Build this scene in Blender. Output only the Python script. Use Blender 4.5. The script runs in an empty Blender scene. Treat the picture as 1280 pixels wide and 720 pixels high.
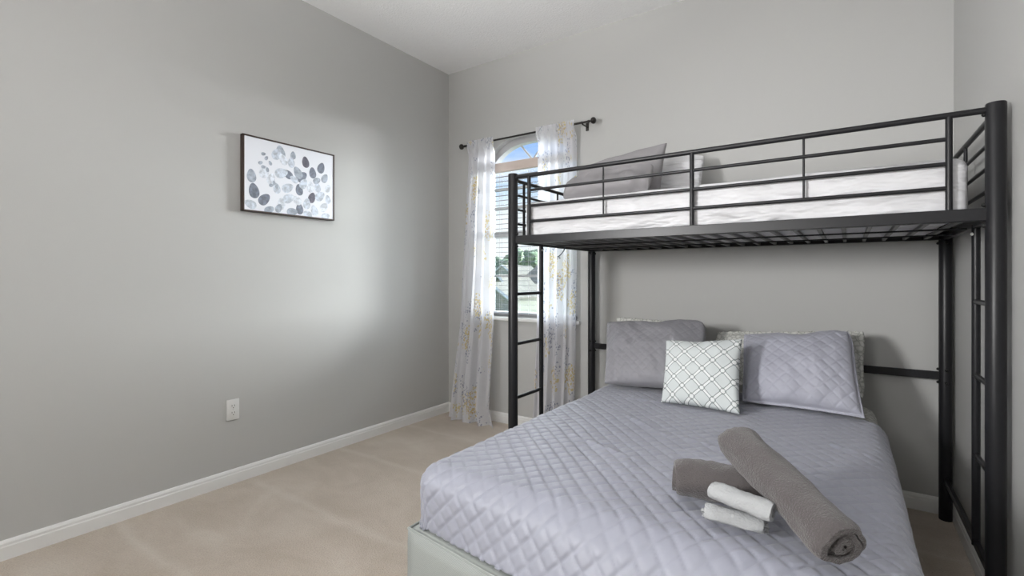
import bpy, bmesh, math, random
from mathutils import Vector, Matrix, noise
C = bpy.context.scene.collection
R = random.Random(7)
PI = math.pi
XL, XR, YB, YF, ZC = -2.958, 0.4366, 3.272, -1.5, 3.0275
CAMH = 1.2

# ------------------------------------------------------------------ materials
def mat(name, col, rough=0.6, metal=0.0, spec=0.5, bump=None, sheen=0.0):
    m = bpy.data.materials.new(name); m.use_nodes = True
    nt = m.node_tree; b = nt.nodes['Principled BSDF']
    b.inputs['Base Color'].default_value = (*col, 1)
    b.inputs['Roughness'].default_value = rough
    b.inputs['Metallic'].default_value = metal
    b.inputs['Specular IOR Level'].default_value = spec
    if sheen: b.inputs['Sheen Weight'].default_value = sheen
    if bump:
        sc, st, dist = bump
        tc = nt.nodes.new('ShaderNodeTexCoord')
        n = nt.nodes.new('ShaderNodeTexNoise'); n.inputs['Scale'].default_value = sc; n.inputs['Detail'].default_value = 4
        nt.links.new(tc.outputs['Object'], n.inputs['Vector'])
        bp = nt.nodes.new('ShaderNodeBump'); bp.inputs['Strength'].default_value = st; bp.inputs['Distance'].default_value = dist
        nt.links.new(n.outputs['Fac'], bp.inputs['Height']); nt.links.new(bp.outputs['Normal'], b.inputs['Normal'])
    return m
def nodes(m): return m.node_tree.nodes, m.node_tree.links, m.node_tree.nodes['Principled BSDF']
def ramp(nt_nodes, stops):
    r = nt_nodes.new('ShaderNodeValToRGB'); e = r.color_ramp.elements
    while len(e) < len(stops): e.new(0.5)
    for i, (p, c) in enumerate(stops):
        e[i].position = p; e[i].color = (*c, 1) if len(c) == 3 else c
    return r
def noisecol(m, scale, c0, c1, lo=.35, hi=.65, coord='Object', detail=4, stretch=None):
    N, L, b = nodes(m)
    tc = N.new('ShaderNodeTexCoord'); n = N.new('ShaderNodeTexNoise')
    n.inputs['Scale'].default_value = scale; n.inputs['Detail'].default_value = detail
    if stretch:
        mp = N.new('ShaderNodeMapping'); mp.inputs['Scale'].default_value = stretch
        L.new(tc.outputs[coord], mp.inputs['Vector']); L.new(mp.outputs['Vector'], n.inputs['Vector'])
    else: L.new(tc.outputs[coord], n.inputs['Vector'])
    r = ramp(N, [(lo, c0), (hi, c1)]); L.new(n.outputs['Fac'], r.inputs['Fac']); L.new(r.outputs['Color'], b.inputs['Base Color'])
    return m
M = {}
M['wall'] = mat('grey_wall_paint', (.480, .480, .470), .62, spec=.3, bump=(260, .12, .002))
M['ceiling'] = mat('white_ceiling_paint', (.88, .88, .885), .8, spec=.2, bump=(90, .5, .01))
M['trim'] = mat('white_trim_paint', (.78, .78, .77), .35)
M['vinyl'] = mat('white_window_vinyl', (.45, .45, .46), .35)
M['metal'] = mat('black_powder_coat', (.014, .014, .016), .36, spec=.3)
M['slatmetal'] = mat('grey_slat_metal', (.10, .10, .10), .4, 0)
M['bolt'] = mat('black_bolt_metal', (.02, .02, .02), .4, .6)
M['plug'] = mat('pale_plastic_end_cap', (.6, .6, .58), .5)
M['rod'] = mat('dark_bronze_rod', (.03, .027, .025), .4, .6)
M['quilt'] = mat('grey_lavender_microfibre', (.285, .294, .350), .46, spec=.45, bump=(900, .2, .001), sheen=.25)
M['quiltR'] = mat('lavender_sham_fabric', (.40, .405, .470), .55, spec=.3, bump=(900, .2, .001), sheen=.2)
M['quiltL'] = mat('grey_sham_fabric', (.265, .262, .285), .6, spec=.3, bump=(900, .2, .001), sheen=.2)
M['sheet'] = mat('white_cotton_sheet', (.68, .68, .70), .8, spec=.2)
M['greypillow'] = mat('heather_grey_knit', (.30, .29, .30), .9, spec=.1, bump=(500, .4, .002))
M['whitecloth'] = mat('white_terry', (.40, .41, .42), .95, spec=.1, bump=(200, .8, .004))
M['towel'] = mat('taupe_grey_terry', (.100, .090, .090), .95, spec=.08, bump=(230, 1.0, .004), sheen=.35)
M['pframe'] = mat('dark_brown_frame', (.045, .026, .020), .45)
M['paper'] = mat('white_canvas', (.80, .82, .88), .7)
M['plate'] = mat('white_outlet_plastic', (.72, .72, .71), .35)
M['slot'] = mat('dark_slot', (.02, .02, .02), .6)
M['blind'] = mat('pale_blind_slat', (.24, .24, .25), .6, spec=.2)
M['valance'] = mat('beige_blind_headrail', (.56, .47, .42), .5)
M['cord'] = mat('pale_cord', (.5, .5, .48), .8)
M['tie'] = mat('dark_blue_grey_tie', (.10, .12, .16), .8)
# sheet wrinkles
def wrinkle(m, scale, st, dist, stretch):
    N, L, b = nodes(m)
    tc = N.new('ShaderNodeTexCoord'); mp = N.new('ShaderNodeMapping'); mp.inputs['Scale'].default_value = stretch
    mp.inputs['Rotation'].default_value = (0, .5, .2)
    n = N.new('ShaderNodeTexNoise'); n.inputs['Scale'].default_value = scale; n.inputs['Detail'].default_value = 3
    L.new(tc.outputs['Object'], mp.inputs['Vector']); L.new(mp.outputs['Vector'], n.inputs['Vector'])
    bp = N.new('ShaderNodeBump'); bp.inputs['Strength'].default_value = st; bp.inputs['Distance'].default_value = dist
    L.new(n.outputs['Fac'], bp.inputs['Height']); L.new(bp.outputs['Normal'], b.inputs['Normal'])
wrinkle(M['sheet'], 3.2, 1.0, .09, (1, 1, 3.5))
# carpet
m = M['carpet'] = mat('beige_carpet', (.5, .45, .38), .98, spec=.05, sheen=.2)
N, L, b = nodes(m)
tc = N.new('ShaderNodeTexCoord')
n1 = N.new('ShaderNodeTexNoise'); n1.inputs['Scale'].default_value = 1.6; n1.inputs['Detail'].default_value = 9; n1.inputs['Roughness'].default_value = .62; n1.inputs['Distortion'].default_value = .4
mp = N.new('ShaderNodeMapping'); mp.inputs['Rotation'].default_value = (0, 0, .5); mp.inputs['Scale'].default_value = (1.3, 2.0, 1)
n2 = N.new('ShaderNodeTexNoise'); n2.inputs['Scale'].default_value = 150; n2.inputs['Detail'].default_value = 3
L.new(tc.outputs['Object'], mp.inputs['Vector']); L.new(mp.outputs['Vector'], n1.inputs['Vector']); L.new(tc.outputs['Object'], n2.inputs['Vector'])
r1 = ramp(N, [(.36, (.50, .43, .355)), (.52, (.56, .485, .41)), (.68, (.62, .55, .475))])
L.new(n1.outputs['Fac'], r1.inputs['Fac'])
mx = N.new('ShaderNodeMixRGB'); mx.blend_type = 'MULTIPLY'; mx.inputs['Fac'].default_value = .35
r2 = ramp(N, [(.3, (.55, .55, .55)), (.7, (1, 1, 1))]); L.new(n2.outputs['Fac'], r2.inputs['Fac'])
# pale vacuum tracks running across the room
spc = N.new('ShaderNodeSeparateXYZ'); L.new(tc.outputs['Object'], spc.inputs[0])
def cm(op, a, b_):
    q = N.new('ShaderNodeMath'); q.operation = op
    for i, x in enumerate((a, b_)):
        if isinstance(x, (int, float)): q.inputs[i].default_value = x
        elif x is not None: L.new(x, q.inputs[i])
    return q.outputs[0]
n3 = N.new('ShaderNodeTexNoise'); n3.inputs['Scale'].default_value = 4; n3.inputs['Detail'].default_value = 5; L.new(tc.outputs['Object'], n3.inputs['Vector'])
yy = cm('ADD', spc.outputs['Y'], cm('MULTIPLY', n3.outputs['Fac'], .10))
dd = cm('ABSOLUTE', cm('SUBTRACT', cm('FRACT', cm('ADD', cm('DIVIDE', cm('SUBTRACT', yy, 1.545), .64), 10.5), None), .5), None)
band = cm('MULTIPLY', cm('MAXIMUM', cm('SUBTRACT', 1.0, cm('MULTIPLY', dd, 16.0)), 0.0), cm('MULTIPLY', n3.outputs['Fac'], .9))
mt_ = N.new('ShaderNodeMixRGB'); L.new(band, mt_.inputs['Fac']); L.new(r1.outputs['Color'], mt_.inputs[1]); mt_.inputs[2].default_value = (.66, .60, .53, 1)
L.new(mt_.outputs['Color'], mx.inputs[1]); L.new(r2.outputs['Color'], mx.inputs[2]); L.new(mx.outputs['Color'], b.inputs['Base Color'])
bp = N.new('ShaderNodeBump'); bp.inputs['Strength'].default_value = .9; bp.inputs['Distance'].default_value = .006
L.new(n2.outputs['Fac'], bp.inputs['Height']); L.new(bp.outputs['Normal'], b.inputs['Normal'])
# woven bed base fabric
m = M['base'] = mat('pale_sage_woven_fabric', (.58, .61, .58), .85, spec=.15)
N, L, b = nodes(m)
tc = N.new('ShaderNodeTexCoord')
w = N.new('ShaderNodeTexWave'); w.inputs['Scale'].default_value = 75; w.bands_direction = 'Z'; w.inputs['Distortion'].default_value = 2; w.inputs['Detail'].default_value = 2
n = N.new('ShaderNodeTexNoise'); n.inputs['Scale'].default_value = 120
L.new(tc.outputs['Object'], w.inputs['Vector']); L.new(tc.outputs['Object'], n.inputs['Vector'])
r = ramp(N, [(.2, (.27, .29, .28)), (.8, (.35, .37, .355))]); L.new(w.outputs['Fac'], r.inputs['Fac']); L.new(r.outputs['Color'], b.inputs['Base Color'])
bp = N.new('ShaderNodeBump'); bp.inputs['Strength'].default_value = .5; bp.inputs['Distance'].default_value = .002
L.new(n.outputs['Fac'], bp.inputs['Height']); L.new(bp.outputs['Normal'], b.inputs['Normal'])
# printed sheet (grey green small pattern)
m = M['print'] = mat('printed_cotton', (.6, .6, .55), .8, spec=.15)
N, L, b = nodes(m)
tc = N.new('ShaderNodeTexCoord'); v = N.new('ShaderNodeTexVoronoi'); v.feature = 'DISTANCE_TO_EDGE'; v.inputs['Scale'].default_value = 38
L.new(tc.outputs['Object'], v.inputs['Vector'])
r = ramp(N, [(.03, (.40, .41, .38)), (.10, (.60, .60, .57)), (.4, (.68, .68, .65))]); L.new(v.outputs['Distance'], r.inputs['Fac']); L.new(r.outputs['Color'], b.inputs['Base Color'])
# trellis print, drawn in the cushion's own UV
def mth(N, L, op, a, b_=None, c_=None):
    n = N.new('ShaderNodeMath'); n.operation = op
    for i, x in enumerate((a, b_, c_)):
        if x is None: continue
        if isinstance(x, (int, float)): n.inputs[i].default_value = x
        else: L.new(x, n.inputs[i])
    return n.outputs[0]
m = M['trellis'] = mat('trellis_print_cotton', (.8, .8, .8), .75, spec=.2)
N, L, b = nodes(m)
uv = N.new('ShaderNodeUVMap'); sp = N.new('ShaderNodeSeparateXYZ'); L.new(uv.outputs['UV'], sp.inputs['Vector'])
U_ = mth(N, L, 'MULTIPLY', sp.outputs['X'], 10.6); V_ = mth(N, L, 'MULTIPLY', sp.outputs['Y'], 10.6)
da = []
for op in ('ADD', 'SUBTRACT'):
    a = mth(N, L, 'FRACT', mth(N, L, 'ADD', mth(N, L, op, U_, V_), 50.25))
    da.append(mth(N, L, 'ABSOLUTE', mth(N, L, 'SUBTRACT', a, .5)))          # 0 in the band's middle, .5 in the diamond's middle
mn = mth(N, L, 'MINIMUM', da[0], da[1]); mxx = mth(N, L, 'MAXIMUM', da[0], da[1])
line = mth(N, L, 'LESS_THAN', mth(N, L, 'ABSOLUTE', mth(N, L, 'SUBTRACT', mn, .10)), .023)
small = mth(N, L, 'LESS_THAN', mth(N, L, 'ABSOLUTE', mth(N, L, 'SUBTRACT', mxx, .165)), .023)
near = mth(N, L, 'LESS_THAN', mn, .165)
small = mth(N, L, 'MULTIPLY', small, near)
body = mth(N, L, 'GREATER_THAN', mn, .12)
m1 = N.new('ShaderNodeMixRGB'); L.new(body, m1.inputs['Fac']); m1.inputs[1].default_value = (.76, .78, .78, 1); m1.inputs[2].default_value = (.60, .635, .64, 1)
m2 = N.new('ShaderNodeMixRGB'); L.new(mth(N, L, 'MAXIMUM', line, small), m2.inputs['Fac']); L.new(m1.outputs['Color'], m2.inputs[1]); m2.inputs[2].default_value = (.22, .25, .25, 1)
L.new(m2.outputs['Color'], b.inputs['Base Color'])
# sheer curtain with sprigs in yellow and blue grey
def curtain_mat():
    m = bpy.data.materials.new('floral_sheer'); m.use_nodes = True
    N = m.node_tree.nodes; L = m.node_tree.links; N.clear()
    out = N.new('ShaderNodeOutputMaterial')
    uv = N.new('ShaderNodeUVMap')
    def layer(off, big, bt, small, st):
        mp = N.new('ShaderNodeMapping'); mp.inputs['Location'].default_value = off
        L.new(uv.outputs['UV'], mp.inputs['Vector'])
        a = N.new('ShaderNodeTexVoronoi'); a.inputs['Scale'].default_value = big; a.inputs['Randomness'].default_value = .75
        L.new(mp.outputs['Vector'], a.inputs['Vector'])
        nz = N.new('ShaderNodeTexNoise'); nz.inputs['Scale'].default_value = 22; L.new(mp.outputs['Vector'], nz.inputs['Vector'])
        s = N.new('ShaderNodeTexVoronoi'); s.inputs['Scale'].default_value = small; L.new(mp.outputs['Vector'], s.inputs['Vector'])
        m_a = mth(N, L, 'LESS_THAN', mth(N, L, 'ADD', a.outputs['Distance'], mth(N, L, 'MULTIPLY', nz.outputs['Fac'], .35)), bt)
        m_s = mth(N, L, 'LESS_THAN', s.outputs['Distance'], st)
        return mth(N, L, 'MULTIPLY', m_a, m_s)
    y = layer((.13, .05, 0), 3.1, .58, 46, .46)
    y2 = layer((.13, .05, 0), 3.1, .50, 62, .34)
    g = layer((.37, .33, 0), 4.2, .62, 50, .38)
    base = (.80, .80, .83, 1)
    def mixc(f, c1, c2):
        x = N.new('ShaderNodeMixRGB'); L.new(f, x.inputs['Fac'])
        if isinstance(c1, tuple): x.inputs[1].default_value = c1
        else: L.new(c1, x.inputs[1])
        x.inputs[2].default_value = c2; return x.outputs['Color']
    c = mixc(y, base, (.74, .64, .38, 1)); c = mixc(y2, c, (.66, .48, .27, 1)); c = mixc(g, c, (.42, .44, .53, 1))
    d = N.new('ShaderNodeBsdfDiffuse'); t = N.new('ShaderNodeBsdfTranslucent'); tr = N.new('ShaderNodeBsdfTransparent')
    L.new(c, d.inputs['Color']); L.new(c, t.inputs['Color'])
    x1 = N.new('ShaderNodeMixShader'); x1.inputs['Fac'].default_value = .42; L.new(d.outputs[0], x1.inputs[1]); L.new(t.outputs[0], x1.inputs[2])
    x2 = N.new('ShaderNodeMixShader'); x2.inputs['Fac'].default_value = .13; L.new(x1.outputs[0], x2.inputs[1]); L.new(tr.outputs[0], x2.inputs[2])
    L.new(x2.outputs[0], out.inputs['Surface'])
    return m
M['curtain'] = curtain_mat()
# glass
m = M['glass'] = bpy.data.materials.new('window_glass'); m.use_nodes = True
N = m.node_tree.nodes; L = m.node_tree.links; N.clear()
o_ = N.new('ShaderNodeOutputMaterial'); a_ = N.new('ShaderNodeBsdfTransparent'); g_ = N.new('ShaderNodeBsdfGlossy'); x_ = N.new('ShaderNodeMixShader')
g_.inputs['Roughness'].default_value = .02; a_.inputs['Color'].default_value = (.96, .98, .97, 1)
x_.inputs['Fac'].default_value = .05; L.new(a_.outputs[0], x_.inputs[1]); L.new(g_.outputs[0], x_.inputs[2]); L.new(x_.outputs[0], o_.inputs['Surface'])
# watercolour leaf tints
for i, c in enumerate([(.55, .60, .68), (.36, .40, .47), (.17, .19, .24), (.13, .125, .16), (.66, .70, .77)]):
    mm = M['leaf%d' % i] = mat('leaf_tint', c, .7)
    noisecol(mm, 45, tuple(x * .75 for x in c), tuple(min(1, x * 1.3) for x in c), .35, .65)
# outdoors
M['grass'] = noisecol(mat('lawn', (.2, .35, .1), .9), .35, (.05, .095, .03), (.10, .155, .055))
M['stucco'] = mat('pale_stucco', (.33, .38, .32), .9)
M['stuccob'] = mat('cream_stucco', (.29, .30, .25), .9)
M['shingle'] = noisecol(mat('tan_shingles', (.4, .36, .3), .9), 2.0, (.13, .125, .10), (.18, .17, .14))
M['fascia'] = mat('white_fascia', (.62, .64, .61), .6)
M['outglass'] = mat('house_window_glass', (.16, .2, .22), .15)
M['foliage'] = noisecol(mat('foliage', (.1, .2, .07), .9), 1.4, (.10, .165, .085), (.25, .33, .20))
M['bark'] = mat('bark', (.12, .09, .07), .9)
M['road'] = mat('asphalt', (.25, .25, .25), .9)

# ------------------------------------------------------------------ builders
ROOTLOC = {}
def setp(o, label=None, cat=None, group=None, kind=None):
    if label: o['label'] = label
    if cat: o['category'] = cat
    if group: o['group'] = group
    if kind: o['kind'] = kind
    return o
def thing(name, loc, label, cat, group=None):
    o = bpy.data.objects.new(name, None); C.objects.link(o); o.location = loc
    o.empty_display_size = .1
    ROOTLOC[o] = Vector(loc)
    return setp(o, label, cat, group)
def obj(name, bm, m, parent=None, smooth=None, label=None, origin=None):
    """bm holds world coordinates; linked as one mesh object, sharing its root's frame"""
    if parent is not None:
        off = ROOTLOC[parent]
    else: off = Vector(origin) if origin is not None else Vector((0, 0, 0))
    bmesh.ops.recalc_face_normals(bm, faces=bm.faces)
    bmesh.ops.translate(bm, verts=bm.verts, vec=-off)
    me = bpy.data.meshes.new(name); bm.to_mesh(me); bm.free()
    for mm in (m if isinstance(m, (list, tuple)) else [m]): me.materials.append(mm)
    o = bpy.data.objects.new(name, me); C.objects.link(o)
    if parent is not None:
        o.parent = parent
        ROOTLOC[o] = off
    else:
        o.location = off; ROOTLOC[o] = off
    if smooth is not None:
        me.polygons.foreach_set('use_smooth', [True] * len(me.polygons))
        if smooth < 180:
            me.set_sharp_from_angle(angle=math.radians(smooth))
    if label: o['label'] = label
    return o
def struct(name, bm, m, parent=None, smooth=None):
    o = obj(name, bm, m, parent, smooth)
    if parent is None: o['kind'] = 'structure'
    return o
def NB(): return bmesh.new()
def box(bm, x0, x1, y0, y1, z0, z1, bev=0, seg=2, mi=0):
    r = bmesh.ops.create_cube(bm, size=1)
    vs = r['verts']
    for v in vs:
        v.co = Vector(((x0 + x1) / 2 + v.co.x * (x1 - x0), (y0 + y1) / 2 + v.co.y * (y1 - y0), (z0 + z1) / 2 + v.co.z * (z1 - z0)))
    fs = {f for v in vs for f in v.link_faces}
    for f in fs: f.material_index = mi
    if bev:
        es = {e for v in vs for e in v.link_edges}
        bmesh.ops.bevel(bm, geom=list(es), offset=bev, segments=seg, affect='EDGES', profile=.5)
    return vs
def tube(bm, pts, r, n=16, cap=True, rs=None, mi=0):
    pts = [Vector(p) for p in pts]
    rings = []
    for i, p in enumerate(pts):
        if i == 0: d = pts[1] - pts[0]
        elif i == len(pts) - 1: d = pts[-1] - pts[-2]
        else: d = (pts[i + 1] - pts[i]).normalized() + (pts[i] - pts[i - 1]).normalized()
        d.normalize()
        up = Vector((0, 0, 1)) if abs(d.z) < .95 else Vector((1, 0, 0))
        a = d.cross(up).normalized(); b_ = d.cross(a).normalized()
        rr = rs[i] if rs else r
        rings.append([bm.verts.new(p + (a * math.cos(t) + b_ * math.sin(t)) * rr) for t in [2 * PI * k / n for k in range(n)]])
    for q in range(len(rings) - 1):
        for k in range(n):
            f = bm.faces.new((rings[q][k], rings[q][(k + 1) % n], rings[q + 1][(k + 1) % n], rings[q + 1][k])); f.material_index = mi
    if cap:
        bm.faces.new(rings[0][::-1]).material_index = mi; bm.faces.new(rings[-1]).material_index = mi
def lathe(bm, c, axis, prof, n=24):
    """prof: (distance along axis, radius)"""
    pts = [Vector(c) + Vector(axis).normalized() * d for d, r in prof]
    ax = Vector(axis).normalized(); up = Vector((0, 0, 1)) if abs(ax.z) < .9 else Vector((1, 0, 0))
    a = ax.cross(up).normalized(); b_ = ax.cross(a)
    rings = [[bm.verts.new(p + (a * math.cos(2 * PI * k / n) + b_ * math.sin(2 * PI * k / n)) * max(r, 1e-5)) for k in range(n)] for p, (d, r) in zip(pts, prof)]
    for q in range(len(rings) - 1):
        for k in range(n):
            bm.faces.new((rings[q][k], rings[q][(k + 1) % n], rings[q + 1][(k + 1) % n], rings[q + 1][k]))
    bm.faces.new(rings[0][::-1]); bm.faces.new(rings[-1])
def fbm(x, y, z=0.0): return noise.noise(Vector((x, y, z)))

# ------------------------------------------------------------------ room shell
bm = NB(); box(bm, XL - .15, XR + .15, YF - .15, YB + .15, -.12, 0); struct('floor', bm, M['carpet'])
bm = NB(); box(bm, XL - .15, XR + .15, YF - .15, YB + .15, ZC, ZC + .12); struct('ceiling', bm, M['ceiling'])
bm = NB(); box(bm, XL - .15, XL, YF - .15, YB + .15, 0, ZC); struct('wall_left', bm, M['wall'])
bm = NB(); box(bm, XR, XR + .15, YF - .15, YB + .15, 0, ZC); struct('wall_right', bm, M['wall'])
bm = NB(); box(bm, XL, XR, YF - .15, YF, 0, ZC); struct('wall_front', bm, M['wall'])
# back wall with an eyebrow-arched window opening
WX0, WX1, WZ0, WZS, WRISE = -2.56, -1.67, .875, 2.14, .225
WC = (WX0 + WX1) / 2; WT = .15
def archz(x, inset=0.0):
    return WZS + WRISE * (1 - min(1, abs(x - WC) / ((WX1 - WX0) / 2)) ** 2.7)
bm = NB()
box(bm, XL, WX0, YB, YB + WT, 0, ZC); box(bm, WX1, XR, YB, YB + WT, 0, ZC); box(bm, WX0, WX1, YB, YB + WT, 0, WZ0)
n = 24; prev = None
for i in range(n + 1):
    x = WX0 + (WX1 - WX0) * i / n; z = archz(x)
    q = [bm.verts.new(p) for p in ((x, YB, z), (x, YB, ZC), (x, YB + WT, ZC), (x, YB + WT, z))]
    if prev:
        for k in range(4): bm.faces.new((prev[k], prev[(k + 1) % 4], q[(k + 1) % 4], q[k]))
    prev = q
struct('wall_back', bm, M['wall'])
# window: frame, meeting rail, muntins, panes, sill
wr = thing('window_1', (WC, YB, WZ0), None, None); wr['kind'] = 'structure'
yg0, yg1 = YB + .065, YB + .105
bm = NB(); fw = .04
box(bm, WX0, WX0 + fw, yg0 - .01, yg1 + .01, WZ0, WZS + .02); box(bm, WX1 - fw, WX1, yg0 - .01, yg1 + .01, WZ0, WZS + .02)
box(bm, WX0, WX1, yg0 - .01, yg1 + .01, WZ0, WZ0 + fw); box(bm, WX0, WX1, yg0 - .01, yg1 + .01, WZS - .03, WZS + .03)
prev = None
for i in range(n + 1):
    x = WX0 + (WX1 - WX0) * i / n; z = archz(x); z2 = z - .058
    q = [bm.verts.new(p) for p in ((x, yg0 - .01, z2), (x, yg0 - .01, z), (x, yg1 + .01, z), (x, yg1 + .01, z2))]
    if prev:
        for k in range(4): bm.faces.new((prev[k], prev[(k + 1) % 4], q[(k + 1) % 4], q[k]))
    prev = q
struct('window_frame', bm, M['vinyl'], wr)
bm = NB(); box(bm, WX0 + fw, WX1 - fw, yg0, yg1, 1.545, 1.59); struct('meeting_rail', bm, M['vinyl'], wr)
bm = NB()
for z in (1.215, 1.79, 1.95): box(bm, WX0 + fw, WX1 - fw, yg0 + .005, yg1 - .005, z - .009, z + .009)
for a in (58, 122):
    p0 = Vector((WC, (yg0 + yg1) / 2, WZS + .02)); p1 = p0 + Vector((math.cos(math.radians(a)) * .21, 0, math.sin(math.radians(a)) * .155))
    tube(bm, [p0, p1], .009, 8)
struct('muntins', bm, M['vinyl'], wr)
bm = NB(); box(bm, WX0 + .02, WX1 - .02, YB + .084, YB + .087, WZ0 + .02, WZS); 
prev = None
for i in range(n + 1):
    x = WX0 + .02 + (WX1 - WX0 - .04) * i / n; z = archz(x) - .02
    q = [bm.verts.new(p) for p in ((x, YB + .085, WZS), (x, YB + .085, max(z, WZS + .001)))]
    if prev: bm.faces.new((prev[0], prev[1], q[1], q[0]))
    prev = q
struct('pane', bm, M['glass'], wr)
bm = NB(); box(bm, WX0 - .03, WX1 + .03, YB - .035, YB + .08, WZ0 - .026, WZ0 + .002, .006); struct('window_sill', bm, M['trim'], wr, 40)
# baseboards with a stepped profile
def baseboard(name, p0, p1, inward):
    p0, p1, inw = Vector(p0), Vector(p1), Vector(inward)
    prof = [(0, 0), (.014, 0), (.014, .055), (.011, .060), (.011, .070), (.006, .080), (0, .083)]
    bm = NB(); A = [bm.verts.new(p0 + inw * a + Vector((0, 0, z))) for a, z in prof]; B = [bm.verts.new(p1 + inw * a + Vector((0, 0, z))) for a, z in prof]
    for k in range(len(prof)): bm.faces.new((A[k], A[(k + 1) % len(prof)], B[(k + 1) % len(prof)], B[k]))
    bm.faces.new(A[::-1]); bm.faces.new(B); struct(name, bm, M['trim'])
baseboard('baseboard_left', (XL, YF, 0), (XL, YB, 0), (1, 0, 0))
baseboard('baseboard_back', (XL, YB, 0), (XR, YB, 0), (0, -1, 0))
baseboard('baseboard_right', (XR, YF, 0), (XR, YB, 0), (-1, 0, 0))
baseboard('baseboard_front', (XL, YF, 0), (XR, YF, 0), (0, 1, 0))

# ------------------------------------------------------------------ blind
BY = YB + .030
t = thing('window_blind', (WC, BY, WZS), 'fine horizontal slat blind with beige headrail, lowered inside the window recess', 'window blind')
bm = NB(); box(bm, WX0 + .01, WX1 - .01, BY - .018, BY + .018, 2.085, 2.160, .004); obj('headrail', bm, M['valance'], t, 40, 'beige headrail')
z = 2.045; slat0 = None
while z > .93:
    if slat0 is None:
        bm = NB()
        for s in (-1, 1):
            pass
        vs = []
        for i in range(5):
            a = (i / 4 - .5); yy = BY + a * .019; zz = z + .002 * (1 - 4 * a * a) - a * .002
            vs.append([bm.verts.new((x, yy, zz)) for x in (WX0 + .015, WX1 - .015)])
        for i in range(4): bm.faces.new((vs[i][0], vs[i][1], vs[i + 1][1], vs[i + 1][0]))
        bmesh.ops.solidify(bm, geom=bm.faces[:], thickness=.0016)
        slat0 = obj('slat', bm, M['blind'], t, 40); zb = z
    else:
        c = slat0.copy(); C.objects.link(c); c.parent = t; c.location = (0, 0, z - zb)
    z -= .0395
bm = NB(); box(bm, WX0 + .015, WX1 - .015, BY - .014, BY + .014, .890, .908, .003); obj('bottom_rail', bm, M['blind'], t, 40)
for x in (WX0 + .16, WC, WX1 - .16):
    bm = NB(); tube(bm, [(x, BY - .014, 2.07), (x, BY - .014, .90)], .0010, 6); tube(bm, [(x, BY + .014, 2.07), (x, BY + .014, .90)], .0010, 6); obj('ladder_cord', bm, M['cord'], t)

# ------------------------------------------------------------------ curtain rod and curtains
RY, RZ = YB - .085, 2.325
t = thing('curtain_rod', (WC, RY, RZ), 'thin dark bronze curtain rod with round end knobs above the window', 'curtain rod')
bm = NB(); tube(bm, [(-2.70, RY, RZ), (-1.53, RY, RZ)], .0075, 14); obj('rod', bm, M['rod'], t, 60)
for s, x in ((-1, -2.70), (1, -1.53)):
    bm = NB(); lathe(bm, (x, RY, RZ), (s, 0, 0), [(-.01, .010), (0, .010), (.006, .007), (.012, .009), (.02, .020), (.032, .0245), (.044, .020), (.052, .008), (.054, 0)], 20)
    obj('finial', bm, M['rod'], t, 60)
for x in (-2.64, -1.585):
    bm = NB(); tube(bm, [(x, YB - .002, RZ - .012), (x, RY, RZ - .012)], .005, 10); box(bm, x - .012, x + .012, YB - .005, YB - .0005, RZ - .04, RZ + .02, .002)
    tube(bm, [(x, RY - .011, RZ + .006), (x, RY - .008, RZ - .009), (x, RY, RZ - .013), (x, RY + .008, RZ - .009), (x, RY + .011, RZ + .006)], .004, 8)
    obj('bracket', bm, M['rod'], t, 60)
def curtain(name, label, fn, nu, zt, zb, sheetw, seed, waves):
    """fn(h) -> x_left, x_right at height fraction h (1 top, 0 bottom)"""
    bm = NB(); uvl = bm.loops.layers.uv.new('UVMap'); nz = 120; g = []
    for j in range(nz + 1):
        h = 1 - j / nz; zz = zb + (zt - zb) * h; x0, x1, y0, amp = fn(h); row = []
        for i in range(nu + 1):
            s = i / nu
            ph = s * waves * 2 * PI + .7 * math.sin(3 * h + seed) + seed
            fold = math.sin(ph) + .35 * math.sin(2.3 * ph + 1.3 + h * 2)
            xx = x0 + (x1 - x0) * (s + .012 * math.sin(ph * 1.7 + h * 3))
            tk = max(0, min(1, (h - .955) / .02))
            yy = (y0 + amp * fold + .010 * fbm(s * 3 + seed, h * 4)) * (1 - tk) + (RY - .0135 - .004 * (1 + math.sin(s * 95 + seed))) * tk
            row.append((bm.verts.new((xx, yy, zz)), s * sheetw, h * (zt - zb)))
        g.append(row)
    for j in range(nz):
        for i in range(nu):
            q = (g[j][i], g[j][i + 1], g[j + 1][i + 1], g[j + 1][i]); f = bm.faces.new([a[0] for a in q])
            for l, a in zip(f.loops, q): l[uvl].uv = (a[1] + seed, a[2])
    return setp(obj(name, bm, M['curtain'], None, 180, origin=((x0 + x1) / 2, RY, 0)), label, 'curtain', 'floral sheer curtains on the rod')
def lerp(a, b_, k): return a + (b_ - a) * max(0, min(1, k))
def left_fn(h):
    # gathered at the rod, spreads and sweeps a little toward the room corner at the floor
    x0 = lerp(-2.815, -2.655, (h - .08) / .85) ; x1 = lerp(-2.365, -2.375, h)
    if h < .06: x1 += .05 * (1 - h / .06) ; x0 -= .02 * (1 - h / .06)
    y0 = RY - lerp(.085, .0, h / .35) * 1.0
    top = max(0, (h - .96) / .04)
    return x0, x1, y0 + (0 if h < .97 else 0), lerp(.034, .020, h) * (1 - .35 * top)
def right_fn(h):
    return lerp(-1.995, -1.965, h), lerp(-1.645, -1.640, h), RY - lerp(.04, 0, h / .3), lerp(.030, .020, h)
curtain('curtain', 'sheer curtain with yellow and grey sprigs hanging left of the window, by the room corner', left_fn, 150, RZ + .028, .006, 1.15, 0.3, 3.6)
curtain('curtain', 'sheer curtain with yellow and grey sprigs right of the window, behind the bed ladder', right_fn, 150, RZ + .028, .006, 1.15, 1.9, 4.1)

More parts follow.
